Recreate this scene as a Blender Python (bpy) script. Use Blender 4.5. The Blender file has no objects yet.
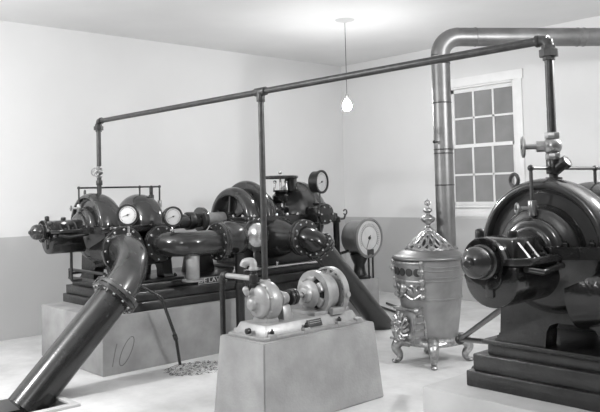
import bpy, bmesh, math, random
from mathutils import Vector, Matrix
random.seed(7)
V = Vector
PI = math.pi
sc = bpy.context.scene
C = sc.collection
X, Y, Z = V((1, 0, 0)), V((0, 1, 0)), V((0, 0, 1))

# ------------------------------------------------------------------ materials
def new_mat(name, col, rough=0.5, metal=0.0, coat=0.0, var=0.0, scale=8.0, bump=0.0, bscale=60.0, emit=None, spec=0.5, detail=4):
    m = bpy.data.materials.new(name); m.use_nodes = True
    nt = m.node_tree; b = nt.nodes['Principled BSDF']
    b.inputs['Base Color'].default_value = (col, col, col, 1)
    b.inputs['Roughness'].default_value = rough
    b.inputs['Metallic'].default_value = metal
    b.inputs['Coat Weight'].default_value = coat
    b.inputs['Coat Roughness'].default_value = 0.12
    b.inputs['Specular IOR Level'].default_value = spec
    tc = nt.nodes.new('ShaderNodeTexCoord')
    if var:
        n = nt.nodes.new('ShaderNodeTexNoise'); n.inputs['Scale'].default_value = scale; n.inputs['Detail'].default_value = detail
        r = nt.nodes.new('ShaderNodeMapRange')
        r.inputs['From Min'].default_value = 0.3; r.inputs['From Max'].default_value = 0.7
        r.inputs['To Min'].default_value = col * (1 - var); r.inputs['To Max'].default_value = col * (1 + var)
        nt.links.new(tc.outputs['Object'], n.inputs['Vector'])
        nt.links.new(n.outputs['Fac'], r.inputs['Value']); nt.links.new(r.outputs['Result'], b.inputs['Base Color'])
    if bump:
        n2 = nt.nodes.new('ShaderNodeTexNoise'); n2.inputs['Scale'].default_value = bscale; n2.inputs['Detail'].default_value = 3
        bp = nt.nodes.new('ShaderNodeBump'); bp.inputs['Strength'].default_value = bump; bp.inputs['Distance'].default_value = 0.01
        nt.links.new(tc.outputs['Object'], n2.inputs['Vector'])
        nt.links.new(n2.outputs['Fac'], bp.inputs['Height']); nt.links.new(bp.outputs['Normal'], b.inputs['Normal'])
    if emit:
        b.inputs['Emission Color'].default_value = (1, 1, 1, 1); b.inputs['Emission Strength'].default_value = emit
    return m

M = {}
M['enamel'] = new_mat('dark_enamel', 0.010, 0.2, 0.0, 0.35, 0.3, 14, 0.25, 35)
M['gloss'] = new_mat('polished_dark_enamel', 0.06, 0.16, 0.5, 0.4, 0.2, 7, 0.10, 22)
M['pipe'] = new_mat('painted_iron_pipe', 0.022, 0.24, 0.2, 0.5, 0.3, 10, 0.10, 50)
M['elbow'] = new_mat('satin_iron_elbow', 0.10, 0.27, 0.6, 0.3, 0.25, 6, 0.12, 30)
M['thinpipe'] = new_mat('dull_iron_pipe', 0.05, 0.4, 0.3, 0, 0.3, 30, 0.05, 80)
M['iron'] = new_mat('black_cast_iron', 0.012, 0.35, 0.0, 0.15, 0.4, 20, 0.25, 60)
M['bed'] = new_mat('bedplate_paint', 0.018, 0.35, 0.0, 0.2, 0.5, 9, 0.3, 50)
M['steel'] = new_mat('bright_steel', 0.62, 0.25, 0.9, 0, 0.15, 20)
M['brass'] = new_mat('valve_brass', 0.36, 0.3, 0.85, 0, 0.2, 25)
M['silver'] = new_mat('aluminium_paint', 0.33, 0.42, 0.3, 0.1, 0.15, 15, 0.08, 60)
M['galv'] = new_mat('sheet_iron', 0.22, 0.42, 0.8, 0, 0.22, 5, 0.06, 25)
M['stovebody'] = new_mat('stove_sheet', 0.30, 0.42, 0.7, 0, 0.2, 6, 0.06, 40)
M['nickel'] = new_mat('nickel_trim', 0.36, 0.3, 0.85, 0, 0.4, 30, 0.4, 45)
M['concrete'] = new_mat('foundation_concrete', 0.30, 0.85, 0, 0, 0.18, 5, 0.2, 60, detail=8)
M['slab'] = new_mat('cover_concrete', 0.5, 0.85, 0, 0, 0.12, 4, 0.2, 50)
M['ceiling'] = new_mat('ceiling_plaster', 0.72, 0.9, 0, 0, 0.03, 1.5, 0.05, 20)
M['white'] = new_mat('white_woodwork', 0.8, 0.5, 0, 0, 0.03, 8)
M['pane'] = new_mat('dark_window_glass', 0.24, 0.25, 0, 0.3, 0.12, 3)
M['dial'] = new_mat('dial_paper', 0.62, 0.5, 0, 0, 0.08, 12)
M['drum'] = new_mat('grey_drum_paint', 0.2, 0.4, 0.2, 0, 0.15, 10)
M['ink'] = new_mat('dial_ink', 0.03, 0.5)
M['chalk'] = new_mat('charcoal_mark', 0.13, 0.9)
M['cord'] = new_mat('flex_cord', 0.06, 0.6)
M['grit'] = new_mat('dark_shavings', 0.12, 0.9, 0, 0, 0.4, 20)
M['letter'] = new_mat('raised_letters', 0.6, 0.4, 0.3)
M['bulb'] = new_mat('lit_bulb', 0.9, 0.4, emit=550)

def wall_mat():
    m = new_mat('painted_plaster', 0.7, 0.8, 0, 0, 0, 1, 0.06, 18)
    nt = m.node_tree; b = nt.nodes['Principled BSDF']
    g = nt.nodes.new('ShaderNodeNewGeometry'); s = nt.nodes.new('ShaderNodeSeparateXYZ')
    gt = nt.nodes.new('ShaderNodeMath'); gt.operation = 'GREATER_THAN'; gt.inputs[1].default_value = 1.085
    n = nt.nodes.new('ShaderNodeTexNoise'); n.inputs['Scale'].default_value = 1.2; n.inputs['Detail'].default_value = 6
    mr = nt.nodes.new('ShaderNodeMapRange'); mr.inputs['To Min'].default_value = 0.93; mr.inputs['To Max'].default_value = 1.07
    mx = nt.nodes.new('ShaderNodeMix'); mx.data_type = 'FLOAT'
    mx.inputs[2].default_value = 0.46; mx.inputs[3].default_value = 0.70
    mu = nt.nodes.new('ShaderNodeMath'); mu.operation = 'MULTIPLY'
    L = nt.links.new
    L(g.outputs['Position'], s.inputs[0]); L(s.outputs['Z'], gt.inputs[0]); L(gt.outputs[0], mx.inputs[0])
    L(g.outputs['Position'], n.inputs['Vector']); L(n.outputs['Fac'], mr.inputs['Value'])
    L(mx.outputs[0], mu.inputs[0]); L(mr.outputs['Result'], mu.inputs[1]); L(mu.outputs[0], b.inputs['Base Color'])
    return m
M['wall'] = wall_mat()

def floor_mat():
    m = new_mat('floor_concrete', 0.62, 0.55, 0, 0, 0.0, 1, 0.08, 30)
    nt = m.node_tree; b = nt.nodes['Principled BSDF']; L = nt.links.new
    g = nt.nodes.new('ShaderNodeNewGeometry')
    n = nt.nodes.new('ShaderNodeTexNoise'); n.inputs['Scale'].default_value = 1.7; n.inputs['Detail'].default_value = 8; n.inputs['Roughness'].default_value = 0.65
    mr = nt.nodes.new('ShaderNodeMapRange'); mr.inputs['From Min'].default_value = 0.3; mr.inputs['From Max'].default_value = 0.7
    mr.inputs['To Min'].default_value = 0.46; mr.inputs['To Max'].default_value = 0.74
    L(g.outputs['Position'], n.inputs['Vector']); L(n.outputs['Fac'], mr.inputs['Value']); L(mr.outputs['Result'], b.inputs['Base Color'])
    return m
M['floor'] = floor_mat()
M['dark_wall'] = new_mat('dark_unseen_wall', 0.13, 0.85, 0, 0, 0.3, 4, 0.2, 30)  # invented dark tone for unseen walls, to cut fill and deepen reflections

# ------------------------------------------------------------------ mesh builder
def frame(ax):
    a = V(ax).normalized()
    u = a.cross(Z) if abs(a.z) < 0.9 else a.cross(X)
    u.normalize(); w = a.cross(u)
    return a, u, w

def catmull(p, k=5):
    o = []
    for i in range(len(p) - 1):
        a, b, c, d = p[max(i - 1, 0)], p[i], p[i + 1], p[min(i + 2, len(p) - 1)]
        for j in range(k):
            t = j / k
            o.append(tuple(0.5 * ((2 * b[q]) + (-a[q] + c[q]) * t + (2 * a[q] - 5 * b[q] + 4 * c[q] - d[q]) * t * t + (-a[q] + 3 * b[q] - 3 * c[q] + d[q]) * t ** 3) for q in range(len(b))))
    o.append(tuple(p[-1])); return o

def fillet(pts, R, k=8):
    pts = [V(p) for p in pts]; o = [pts[0]]
    for i in range(1, len(pts) - 1):
        p, a, b = pts[i], (pts[i - 1] - pts[i]).normalized(), (pts[i + 1] - pts[i]).normalized()
        th = a.angle(b); t = R / math.tan(th / 2)
        s, e = p + a * t, p + b * t
        c = p + (a + b).normalized() * (R / math.sin(th / 2))
        n = (s - c).cross(e - c).normalized(); ang = PI - th
        for j in range(k + 1):
            o.append(c + Matrix.Rotation(ang * j / k, 3, n) @ (s - c))
    o.append(pts[-1]); return o

class MB:
    def __init__(s): s.bm = bmesh.new()
    def box(s, x0, x1, y0, y1, z0, z1, bev=0.0, rot=None, top=None):
        c = V(((x0 + x1) / 2, (y0 + y1) / 2, (z0 + z1) / 2)); d = V((x1 - x0, y1 - y0, z1 - z0)) / 2
        vs = []
        for k in (-1, 1):
            f = top if (top and k == 1) else (1, 1)
            for i, j in ((-1, -1), (1, -1), (1, 1), (-1, 1)):
                p = V((i * d.x * f[0], j * d.y * f[1], k * d.z))
                if rot: p = rot @ p
                vs.append(s.bm.verts.new(c + p))
        F = [(3, 2, 1, 0), (4, 5, 6, 7), (0, 1, 5, 4), (1, 2, 6, 5), (2, 3, 7, 6), (3, 0, 4, 7)]
        fs = [s.bm.faces.new([vs[q] for q in f]) for f in F]
        if bev:
            es = list({e for f in fs for e in f.edges})
            bmesh.ops.bevel(s.bm, geom=es, offset=bev, segments=2, affect='EDGES', profile=0.5)
        return s
    def lathe(s, prof, o=(0, 0, 0), ax=(0, 0, 1), n=32, a0=0.0, a1=2 * PI, smooth=0):
        if smooth: prof = catmull(prof, smooth)
        o = V(o); a, u, w = frame(ax); full = abs(a1 - a0 - 2 * PI) < 1e-6
        cnt = n if full else n + 1; rings = []
        for r, h in prof:
            if r < 1e-5: rings.append([s.bm.verts.new(o + a * h)])
            else:
                rings.append([s.bm.verts.new(o + a * h + (u * math.cos(a0 + (a1 - a0) * i / n) + w * math.sin(a0 + (a1 - a0) * i / n)) * r) for i in range(cnt)])
        for p, q in zip(rings, rings[1:]):
            for i in range(n):
                j = (i + 1) % cnt
                if len(p) == 1 and len(q) == 1: continue
                if len(p) == 1: s.bm.faces.new([p[0], q[i], q[j]])
                elif len(q) == 1: s.bm.faces.new([p[i], q[0], p[j]])
                else: s.bm.faces.new([p[i], q[i], q[j], p[j]])
        return s
    def cyl(s, p0, p1, r0, r1=None, n=20):
        p0, p1 = V(p0), V(p1); r1 = r0 if r1 is None else r1; L = (p1 - p0).length
        return s.lathe([(0, 0), (r0, 0), (r1, L), (0, L)], p0, p1 - p0, n)
    def rcyl(s, p0, p1, r, e=0.004, n=28):
        p0, p1 = V(p0), V(p1); L = (p1 - p0).length
        return s.lathe([(0, 0), (r - e, 0), (r - e * .3, e * .3), (r, e), (r, L - e), (r - e * .3, L - e * .3), (r - e, L), (0, L)], p0, p1 - p0, n)
    def tube(s, pts, r, n=14, cap=True, rf=None):
        pts = [V(p) for p in pts]; N = len(pts); rings = []
        t = (pts[1] - pts[0]).normalized(); _, u, _ = frame(t)
        for i, p in enumerate(pts):
            t2 = (pts[min(i + 1, N - 1)] - pts[max(i - 1, 0)]).normalized()
            ax = t.cross(t2)
            if ax.length > 1e-7: u = Matrix.Rotation(t.angle(t2), 3, ax.normalized()) @ u
            t = t2; w = t.cross(u); rr = rf(i / (N - 1)) if rf else r
            rings.append([s.bm.verts.new(p + (u * math.cos(2 * PI * k / n) + w * math.sin(2 * PI * k / n)) * rr) for k in range(n)])
        for p, q in zip(rings, rings[1:]):
            for k in range(n): s.bm.faces.new([p[k], p[(k + 1) % n], q[(k + 1) % n], q[k]])
        if cap:
            s.bm.faces.new(list(reversed(rings[0]))); s.bm.faces.new(rings[-1])
        return s
    def torus(s, c, ax, R, r, n=28, m=10, a0=0, a1=2 * PI):
        c = V(c); a, u, w = frame(ax); full = abs(a1 - a0 - 2 * PI) < 1e-6
        cnt = n if full else n + 1
        g = []
        for i in range(cnt):
            th = a0 + (a1 - a0) * i / n; d = u * math.cos(th) + w * math.sin(th)
            g.append([s.bm.verts.new(c + d * (R + r * math.cos(2 * PI * k / m)) + a * (r * math.sin(2 * PI * k / m))) for k in range(m)])
        for i in range(n):
            p, q = g[i], g[(i + 1) % cnt]
            for k in range(m): s.bm.faces.new([p[k], q[k], q[(k + 1) % m], p[(k + 1) % m]])
        return s
    def ball(s, c, r, sc3=(1, 1, 1), n=16):
        c = V(c); prev = None; rings = []
        h = n // 2
        for i in range(h + 1):
            th = PI * i / h
            if i in (0, h): rings.append([s.bm.verts.new(c + V((0, 0, r * math.cos(th) * sc3[2])))])
            else: rings.append([s.bm.verts.new(c + V((r * math.sin(th) * math.cos(2 * PI * k / n) * sc3[0], r * math.sin(th) * math.sin(2 * PI * k / n) * sc3[1], r * math.cos(th) * sc3[2]))) for k in range(n)])
        for p, q in zip(rings, rings[1:]):
            for k in range(n):
                j = (k + 1) % n
                if len(p) == 1: s.bm.faces.new([p[0], q[k], q[j]])
                elif len(q) == 1: s.bm.faces.new([p[k], q[0], p[j]])
                else: s.bm.faces.new([p[k], q[k], q[j], p[j]])
        return s
    def prism(s, poly, o, u, v, n, d, bev=0.0):
        o, u, v, n = V(o), V(u), V(v), V(n)
        a = [s.bm.verts.new(o + u * x + v * y) for x, y in poly]
        b = [s.bm.verts.new(o + u * x + v * y + n * d) for x, y in poly]
        fs = [s.bm.faces.new(list(reversed(a))), s.bm.faces.new(b)]
        for i in range(len(a)):
            j = (i + 1) % len(a); fs.append(s.bm.faces.new([a[i], a[j], b[j], b[i]]))
        if bev:
            es = list({e for f in fs for e in f.edges})
            bmesh.ops.bevel(s.bm, geom=es, offset=bev, segments=2, affect='EDGES', profile=0.5)
        return s
    def hexbolt(s, p, ax, r=0.012, h=0.012):
        return s.lathe([(0, 0), (r, 0), (r, h * .8), (r * .8, h), (r * .5, h), (r * .5, h * 1.5), (0, h * 1.5)], p, ax, 6)
    def thrubolt(s, p, ax, L, r=0.012):
        return s.lathe([(0, -r), (r * .8, -r), (r, -r * .8), (r, 0), (r * .5, 0), (r * .5, L), (r, L), (r, L + r * .8), (r * .8, L + r), (0, L + r)], p, ax, 6)
    def ring(s, o, ax, r0, r1, h, n=32):
        return s.lathe([(r0, 0), (r1, 0), (r1, h), (r0, h), (r0, 0)], o, ax, n)

def origin(o):
    v = V((0, 0, 0))
    while o is not None: v = v + o.location; o = o.parent
    return v

def obj(name, mb, mat, parent=None, label=None, at=None, sharp=38):
    bm = mb.bm
    bmesh.ops.recalc_face_normals(bm, faces=bm.faces)
    loc = V((0, 0, 0)) if parent else V(at or (0, 0, 0))
    off = origin(parent) + loc if parent else loc
    for v in bm.verts: v.co -= off
    lim = math.radians(sharp)
    for f in bm.faces: f.smooth = True
    for e in bm.edges:
        if len(e.link_faces) == 2 and e.calc_face_angle(0) > lim: e.smooth = False
    me = bpy.data.meshes.new(name); bm.to_mesh(me); bm.free()
    me.materials.append(M[mat])
    o = bpy.data.objects.new(name, me); C.objects.link(o); o.location = loc; o.parent = parent
    if label: o['label'] = label
    return o

def tag(o, label, cat, group=None):
    o['label'] = label; o['category'] = cat
    if group: o['group'] = group
    return o

def thing(name, label, cat, loc, group=None):
    o = bpy.data.objects.new(name, None); C.objects.link(o); o.location = loc; o.empty_display_size = .1
    return tag(o, label, cat, group)

def struct(name, mb, mat, parent=None):
    o = obj(name, mb, mat, parent); o['kind'] = 'structure'; return o

def copy_tree(o, parent=None):
    c = o.copy(); C.objects.link(c); c.parent = parent
    for ch in list(o.children): copy_tree(ch, c)
    return c

def flange(parent, c, ax, R, r, th, nb, mat='pipe', boltmat='steel', br=0.012, bolts=True, name='flange', phase=0.0, skip=None):
    """a flange disc starting at c and going th along ax, bolts on both faces"""
    c = V(c); a, u, w = frame(ax)
    f = obj(name, MB().lathe([(r * .9, 0), (R - .004, 0), (R, .004), (R, th - .004), (R - .004, th), (r * .9, th)], c, a, 40), mat, parent)
    rb = (R + r) / 2 + .004
    for i in range(nb):
        t = 2 * PI * i / nb + phase; d = (u * math.cos(t) + w * math.sin(t)) * rb
        b = MB().thrubolt(c + d, a, th, br)
        obj('bolt', b, boltmat, f)
    return f

def handwheel(mb, c, ax, R, r=0.006, spokes=5):
    c = V(c); a, u, w = frame(ax)
    mb.torus(c, a, R, r, 24, 8)
    mb.cyl(c - a * .012, c + a * .012, R * .25, n=10)
    for i in range(spokes):
        t = 2 * PI * i / spokes; d = u * math.cos(t) + w * math.sin(t)
        mb.cyl(c, c + d * R, r * .8, n=6)
    return mb

# ------------------------------------------------------------------ room
XW0, XW1, YW0, YW1, H = -7.984, 2.6, -2.6, 8.25, 3.42
PX0, PX1, PY0, PY1 = -5.66, -5.12, 1.95, 2.42       # pit in the floor
fl = MB()
fl.box(XW0 - .2, PX0, YW0 - .2, YW1 + .2, -.1, 0); fl.box(PX1, XW1 + .2, YW0 - .2, YW1 + .2, -.1, 0)
fl.box(PX0, PX1, YW0 - .2, PY0, -.1, 0); fl.box(PX0, PX1, PY1, YW1 + .2, -.1, 0)
fl.box(PX0 - .1, PX1 + .1, PY0 - .6, PY1 + .1, -1.0, -.9)
floor = struct('floor', fl, 'floor')
struct('ceiling', MB().box(XW0 - .2, XW1 + .2, YW0 - .2, YW1 + .2, H, H + .1), 'ceiling')
struct('wall_left', MB().box(XW0 - .2, XW0, YW0 - .2, YW1 + .2, 0, H), 'wall')
struct('wall_right', MB().box(XW1, XW1 + .2, YW0 - .2, YW1 + .2, 0, H), 'dark_wall')
struct('wall_front', MB().box(XW0, XW1, YW0 - .2, YW0, 0, H), 'dark_wall')
WX0, WX1, WZ0, WZ1 = -6.02, -4.985, 1.255, 2.83
wb = MB()
wb.box(XW0, WX0, YW1, YW1 + .2, 0, H); wb.box(WX1, XW1, YW1, YW1 + .2, 0, H)
wb.box(WX0, WX1, YW1, YW1 + .2, 0, WZ0); wb.box(WX0, WX1, YW1, YW1 + .2, WZ1, H)
struct('wall_back', wb, 'wall')
# window: casing, two sashes of six panes
cs = MB()
cs.box(WX0 - .12, WX0, YW1 - .022, YW1, WZ0 - .02, WZ1 + .12, .004); cs.box(WX1, WX1 + .12, YW1 - .022, YW1, WZ0 - .02, WZ1 + .12, .004)
cs.box(WX0 - .14, WX1 + .14, YW1 - .03, YW1, WZ1, WZ1 + .12, .004)
cs.box(WX0 - .12, WX1 + .12, YW1 - .022, YW1, WZ0 - .15, WZ0 - .03, .004)
cs.box(WX0, WX0 + .02, YW1, YW1 + .14, WZ0, WZ1); cs.box(WX1 - .02, WX1, YW1, YW1 + .14, WZ0, WZ1); cs.box(WX0, WX1, YW1, YW1 + .14, WZ1 - .02, WZ1)
win = obj('window_1', cs, 'white'); win['kind'] = 'structure'
obj('sill', MB().box(WX0 - .15, WX1 + .15, YW1 - .06, YW1 + .14, WZ0 - .03, WZ0, .006), 'white', win)
mid = (WZ0 + WZ1) / 2
for z0, z1, yo in ((WZ0, mid + .02, .045), (mid - .02, WZ1 - .02, .09)):
    s_ = MB(); x0, x1 = WX0 + .02, WX1 - .02
    y0, y1 = YW1 + yo, YW1 + yo + .035
    rl = .045
    s_.box(x0, x0 + rl, y0, y1, z0, z1); s_.box(x1 - rl, x1, y0, y1, z0, z1)
    s_.box(x0, x1, y0, y1, z0, z0 + rl); s_.box(x0, x1, y0, y1, z1 - rl, z1)
    iw = (x1 - x0 - 2 * rl) / 3; ih = (z1 - z0 - 2 * rl) / 2
    for k in (1, 2): s_.box(x0 + rl + iw * k - .013, x0 + rl + iw * k + .013, y0 + .004, y1 - .004, z0 + rl, z1 - rl)
    s_.box(x0 + rl, x1 - rl, y0 + .004, y1 - .004, z0 + rl + ih - .013, z0 + rl + ih + .013)
    sash = obj('sash', s_, 'white', win)
    for i in range(3):
        for j in range(2):
            obj('pane', MB().box(x0 + rl + iw * i, x0 + rl + iw * (i + 1), y0 + .015, y0 + .02, z0 + rl + ih * j, z0 + rl + ih * (j + 1)), 'pane', sash)

# cover slab beside the pit
tag(obj('cover_slab', MB().box(-5.12, -5.055, 1.6, 2.45, 0, .02, .003).box(-5.40, -5.12, 2.40, 2.45, 0, .02, .003), 'slab', at=(-5.1, 2.2, 0)),
    'pale concrete cover slab edging the floor opening at the foot of the sloping pipe', 'cover slab')

# ------------------------------------------------------------------ foundations
def foundation(x0, x1, y0, y1, h, label, at, mat='concrete'):
    return tag(obj('concrete_foundation', MB().box(x0, x1, y0, y1, 0, h, .008), mat, at=at), label, 'foundation')
FB = .485
fA = foundation(-6.92, -5.705, 2.965, 6.42, FB, 'long grey concrete foundation block with a charcoal 10 on its side', (-6.3, 4.7, 0))
fB = foundation(-2.43, -1.13, 3.04, 6.4, FB, 'low pale concrete block under the large pump cut off by the photo edge', (-1.78, 4.7, 0), 'slab')
# charcoal figure on the side of the long block
def stroke(mb, pts, r=.0035):
    mb.tube([V((-5.7045, y, z)) for y, z in pts], r, 6)
ck = MB()
stroke(ck, [(3.097, .255), (3.08, .20), (3.062, .12), (3.052, .07)])
el = [(3.188 + .048 * math.cos(t) + .052 * math.sin(t), .18 + .115 * math.sin(t)) for t in [1.9 + 6.2 * i / 28 for i in range(29)]]
stroke(ck, el)
obj('charcoal_mark', ck, 'chalk', fA, 'charcoal 10')

tb = MB(); zt = .54
b_ = [V((-4.155, 2.965, 0)), V((-3.61, 2.965, 0)), V((-3.61, 4.085, 0)), V((-4.155, 4.085, 0))]
t_ = [V((-4.12, 3.005, zt)), V((-3.65, 3.005, zt)), V((-3.65, 4.045, zt)), V((-4.12, 4.045, zt))]
vb = [tb.bm.verts.new(p) for p in b_]; vt = [tb.bm.verts.new(p) for p in t_]
fs = [tb.bm.faces.new(list(reversed(vb))), tb.bm.faces.new(vt)] + [tb.bm.faces.new([vb[i], vb[(i + 1) % 4], vt[(i + 1) % 4], vt[i]]) for i in range(4)]
bmesh.ops.bevel(tb.bm, geom=list({e for f in fs for e in f.edges}), offset=.008, segments=2, affect='EDGES')
tag(obj('concrete_foundation', tb, 'concrete', at=(-3.88, 3.5, 0)), 'small flared grey concrete block under the light-painted motor pump', 'foundation')

# ------------------------------------------------------------------ bedplates
def bedplate(xc, y0, y1, xl, label, name_plate):
    t = thing('bedplate', label, 'bedplate', (xc, (y0 + y1) / 2, FB))
    obj('lower_tier', MB().box(xc - xl, xc + .57, y0, y1, FB, FB + .08, .008), 'bed', t)
    obj('middle_tier', MB().box(xc - xl + .03, xc + .54, y0 + .02, y1 - .02, FB + .08, FB + .165, .008), 'bed', t)
    obj('upper_tier', MB().box(xc - xl + .10, xc + .47, y0 + .05, y1 - .05, FB + .165, FB + .225, .008), 'bed', t)
    p = MB().cyl((xc - xl, y0 + .16, FB + .045), (xc - xl - .045, y0 + .16, FB + .045), .022, n=12).ball((xc - xl - .05, y0 + .16, FB + .045), .024)
    obj('drain_plug', p, 'iron', t)
    if name_plate:
        xs = xc + .52
        np_ = obj('nameplate', MB().box(xs, xs + .008, 3.985, 4.32, FB + .165, FB + .225, .002), 'ink', t, 'nameplate with raised DE LAVAL lettering')
        z0_, z1_ = FB + .165, FB + .225; rim = MB()
        rim.tube([V((xs + .009, y_, z_)) for y_, z_ in ((3.988, z0_ + .003), (4.317, z0_ + .003), (4.317, z1_ - .003), (3.988, z1_ - .003), (3.988, z0_ + .003))], .003, 6)
        obj('plate_rim', rim, 'letter', np_)
        cu = bpy.data.curves.new('lettering', 'FONT'); cu.body = 'DE LAVAL'; cu.size = .058; cu.extrude = .003; cu.align_x = 'CENTER'; cu.align_y = 'CENTER'
        tmp = bpy.data.objects.new('tmp', cu); C.objects.link(tmp)
        dg = bpy.context.evaluated_depsgraph_get(); me = bpy.data.meshes.new_from_object(tmp.evaluated_get(dg))
        bpy.data.objects.remove(tmp)
        w_ = max(v.co.x for v in me.vertices) - min(v.co.x for v in me.vertices)
        R3 = Matrix(((0, 0, 1), (1, 0, 0), (0, 1, 0)))
        cpos = V((xs + .009, 4.152, FB + .196)) - origin(np_)
        for v in me.vertices:
            v.co.x *= .32 / w_
            v.co = R3 @ v.co + cpos
        me.materials.clear(); me.materials.append(M['letter'])
        l = bpy.data.objects.new('lettering', me); C.objects.link(l); l.parent = np_
    return t
bedplate(-6.31, 3.19, 5.78, .63, 'long stepped dark iron bedplate on the charcoal-marked concrete block', True)
bedplate(-1.78, 3.20, 6.30, .49, 'stepped dark iron bedplate under the large pump at the photo edge', False)
ZB = FB + .225

# ------------------------------------------------------------------ the split-case pump (two alike)
def make_pump(x0, label):
    ax = 1.20
    t = thing('centrifugal_pump', label, 'pump', (x0, 3.55, ZB))
    P = lambda lx, y, z: V((x0 + lx, y, z))
    O = P(0, 0, ax)
    # upper casing: two rounded volutes with an inset face and a bell in front
    prof = [(.05, 3.0), (.095, 3.005), (.10, 3.03)] + catmull([(.105, 3.035), (.145, 3.045), (.152, 3.07)], 4) + catmull([(.160, 3.075), (.188, 3.09), (.20, 3.115), (.205, 3.14)], 4)
    prof += [(.21, 3.15), (.262, 3.158), (.275, 3.148), (.28, 3.128)] + catmull([(.288, 3.118), (.312, 3.125), (.328, 3.165), (.330, 3.215), (.318, 3.285), (.28, 3.35), (.20, 3.395), (.14, 3.42), (.125, 3.46), (.14, 3.50), (.20, 3.525), (.27, 3.565), (.305, 3.63), (.308, 3.70), (.285, 3.775), (.22, 3.835), (.15, 3.87), (.11, 3.92), (.10, 4.03), (.05, 4.04)], 5)
    # angle range for the half above the split: frame(Y): u = Y x Z = X, w = Y x X = -Z
    obj('upper_casing', MB().lathe(prof, O, Y, 48, PI, 2 * PI), 'gloss', t)
    low = catmull([(.06, 3.0), (.15, 3.04), (.20, 3.10), (.27, 3.16), (.31, 3.26), (.29, 3.40), (.25, 3.5), (.28, 3.6), (.30, 3.72), (.27, 3.86), (.16, 3.97), (.06, 4.03)], 4)
    lo = obj('lower_casing', MB().lathe(low, O, Y, 48, 0, PI), 'enamel', t)
    out = [(-.13, 2.98), (.13, 2.98), (.22, 3.06), (.36, 3.10), (.39, 3.16), (.39, 3.82), (.34, 3.92), (.16, 4.05), (-.16, 4.05), (-.34, 3.92), (-.39, 3.82), (-.39, 3.16), (-.36, 3.10), (-.22, 3.06)]
    sf = obj('split_flange', MB().prism(out, P(0, 0, ax - .028), X, Y, Z, .056, .006), 'enamel', t)
    for bx, by in [(-.365, 3.2), (-.365, 3.4), (-.365, 3.6), (-.365, 3.8), (.365, 3.2), (.365, 3.4), (.365, 3.6), (.365, 3.8), (-.26, 3.095), (.26, 3.095), (.17, 3.03), (-.17, 3.03), (-.2, 3.99), (.2, 3.99)]:
        obj('bolt', MB().hexbolt(P(bx, by, ax + .028), Z, .017, .018), 'enamel', sf)
    # bearing
    bh = MB().lathe([(.098, 2.715), (.102, 2.72), (.102, 2.74), (.094, 2.75), (.088, 2.80), (.088, 3.0)], O, Y, 32, PI, 2 * PI)
    bh.lathe([(.07, 2.74), (.098, 2.715)], O, Y, 32)
    bh.prism([(-.13, 2.745), (.13, 2.745), (.17, 2.80), (.17, 3.06), (-.17, 3.06), (-.17, 2.80)], P(0, 0, ax - .015), X, Y, Z, .03, .004)
    bh.box(x0 - .10, x0 + .10, 2.79, 3.04, ax, ax + .094, .014)
    for yy in (2.83, 2.90, 2.97):
        for sg in (-1, 1):
            bh.prism([(0, 0), (.06 * sg, 0), (0, .07)], P(.095 * sg, yy - .008, ax + .012), X, Z, Y, .016)
    ob = obj('bearing_housing', bh, 'gloss', t)
    for bx, by in ((-.145, 2.865), (.145, 2.865), (-.145, 2.935), (.145, 2.935)):
        obj('bolt', MB().hexbolt(P(bx, by, ax + .015), Z, .013, .016), 'enamel', ob)
    oc = MB().rcyl(P(-.06, 2.79, ax + .09), P(-.06, 2.79, ax + .125), .02, n=14).ball(P(-.06, 2.79, ax + .125), .02, (1, 1, .5))
    obj('oil_cap', MB().rcyl(P(.03, 2.9, ax + .09), P(.03, 2.9, ax + .12), .022, n=14), 'iron', t)
    obj('oil_cap', oc, 'iron', t)
    cap = catmull([(0, 2.615), (.03, 2.618), (.058, 2.64), (.068, 2.67), (.066, 2.70)], 4) + [(.074, 2.705), (.074, 2.74), (0, 2.74)]
    bc = obj('bearing_cap', MB().lathe(cap, O, Y, 32), 'gloss', t)
    obj('nut', MB().lathe([(0, 2.60), (.014, 2.60), (.017, 2.61), (.024, 2.612), (.024, 2.625), (0, 2.625)], O, Y, 16), 'gloss', bc)
    for i in range(4):
        a = PI / 4 + PI / 2 * i
        obj('screw', MB().hexbolt(P(.082 * math.cos(a), 2.722, ax + .082 * math.sin(a)), -Y, .009, .009), 'enamel', bc)
    # bracket under the bearing: a deep rounded trough
    zc = ax - .07
    poly = [(-.13, .055), (-.13, 0)] + [(.13 * -math.cos(PI * i / 16), -.13 * math.sin(PI * i / 16)) for i in range(1, 16)] + [(.13, 0), (.13, .055)]
    br = MB().prism(poly, P(0, 2.765, zc), X, Z, Y, .36, .012)
    br.lathe([(0, 2.755), (.055, 2.755), (.062, 2.765), (.062, 2.78)], P(0, 0, zc + .005), Y, 24)
    br.box(x0 - .02, x0 + .02, 2.752, 2.77, zc - .085, zc, .008)
    obj('bearing_bracket', br, 'enamel', t)
    rl = MB().tube(fillet([P(.15, 2.80, ax - .03), P(.165, 2.90, ax - .05), P(.165, 3.07, ax - .035)], .02), .014, 10)
    obj('drip_rail', rl, 'gloss', t)
    # pedestal
    pd = MB()
    pa = [(-.33, 0), (-.33, .03), (-.29, .05), (-.28, .36), (.30, .36), (.33, .05), (.37, .03), (.37, 0), (.22, 0), (.22, .10), (.20, .135), (.16, .15), (.01, .15), (-.03, .135), (-.05, .10), (-.05, 0)]
    pd.prism(pa, P(0, 3.225, ZB), X, Z, Y, .10, .006); pd.prism(pa, P(0, 3.73, ZB), X, Z, Y, .10, .006)
    pd.box(x0 - .25, x0 + .27, 3.31, 3.75, ZB + .145, ZB + .38, .01)
    pd.box(x0 - .40, x0 + .42, 3.215, 3.9, ZB - .0, ZB + .02, .004)
    po = obj('pedestal', pd, 'iron', t)
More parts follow.
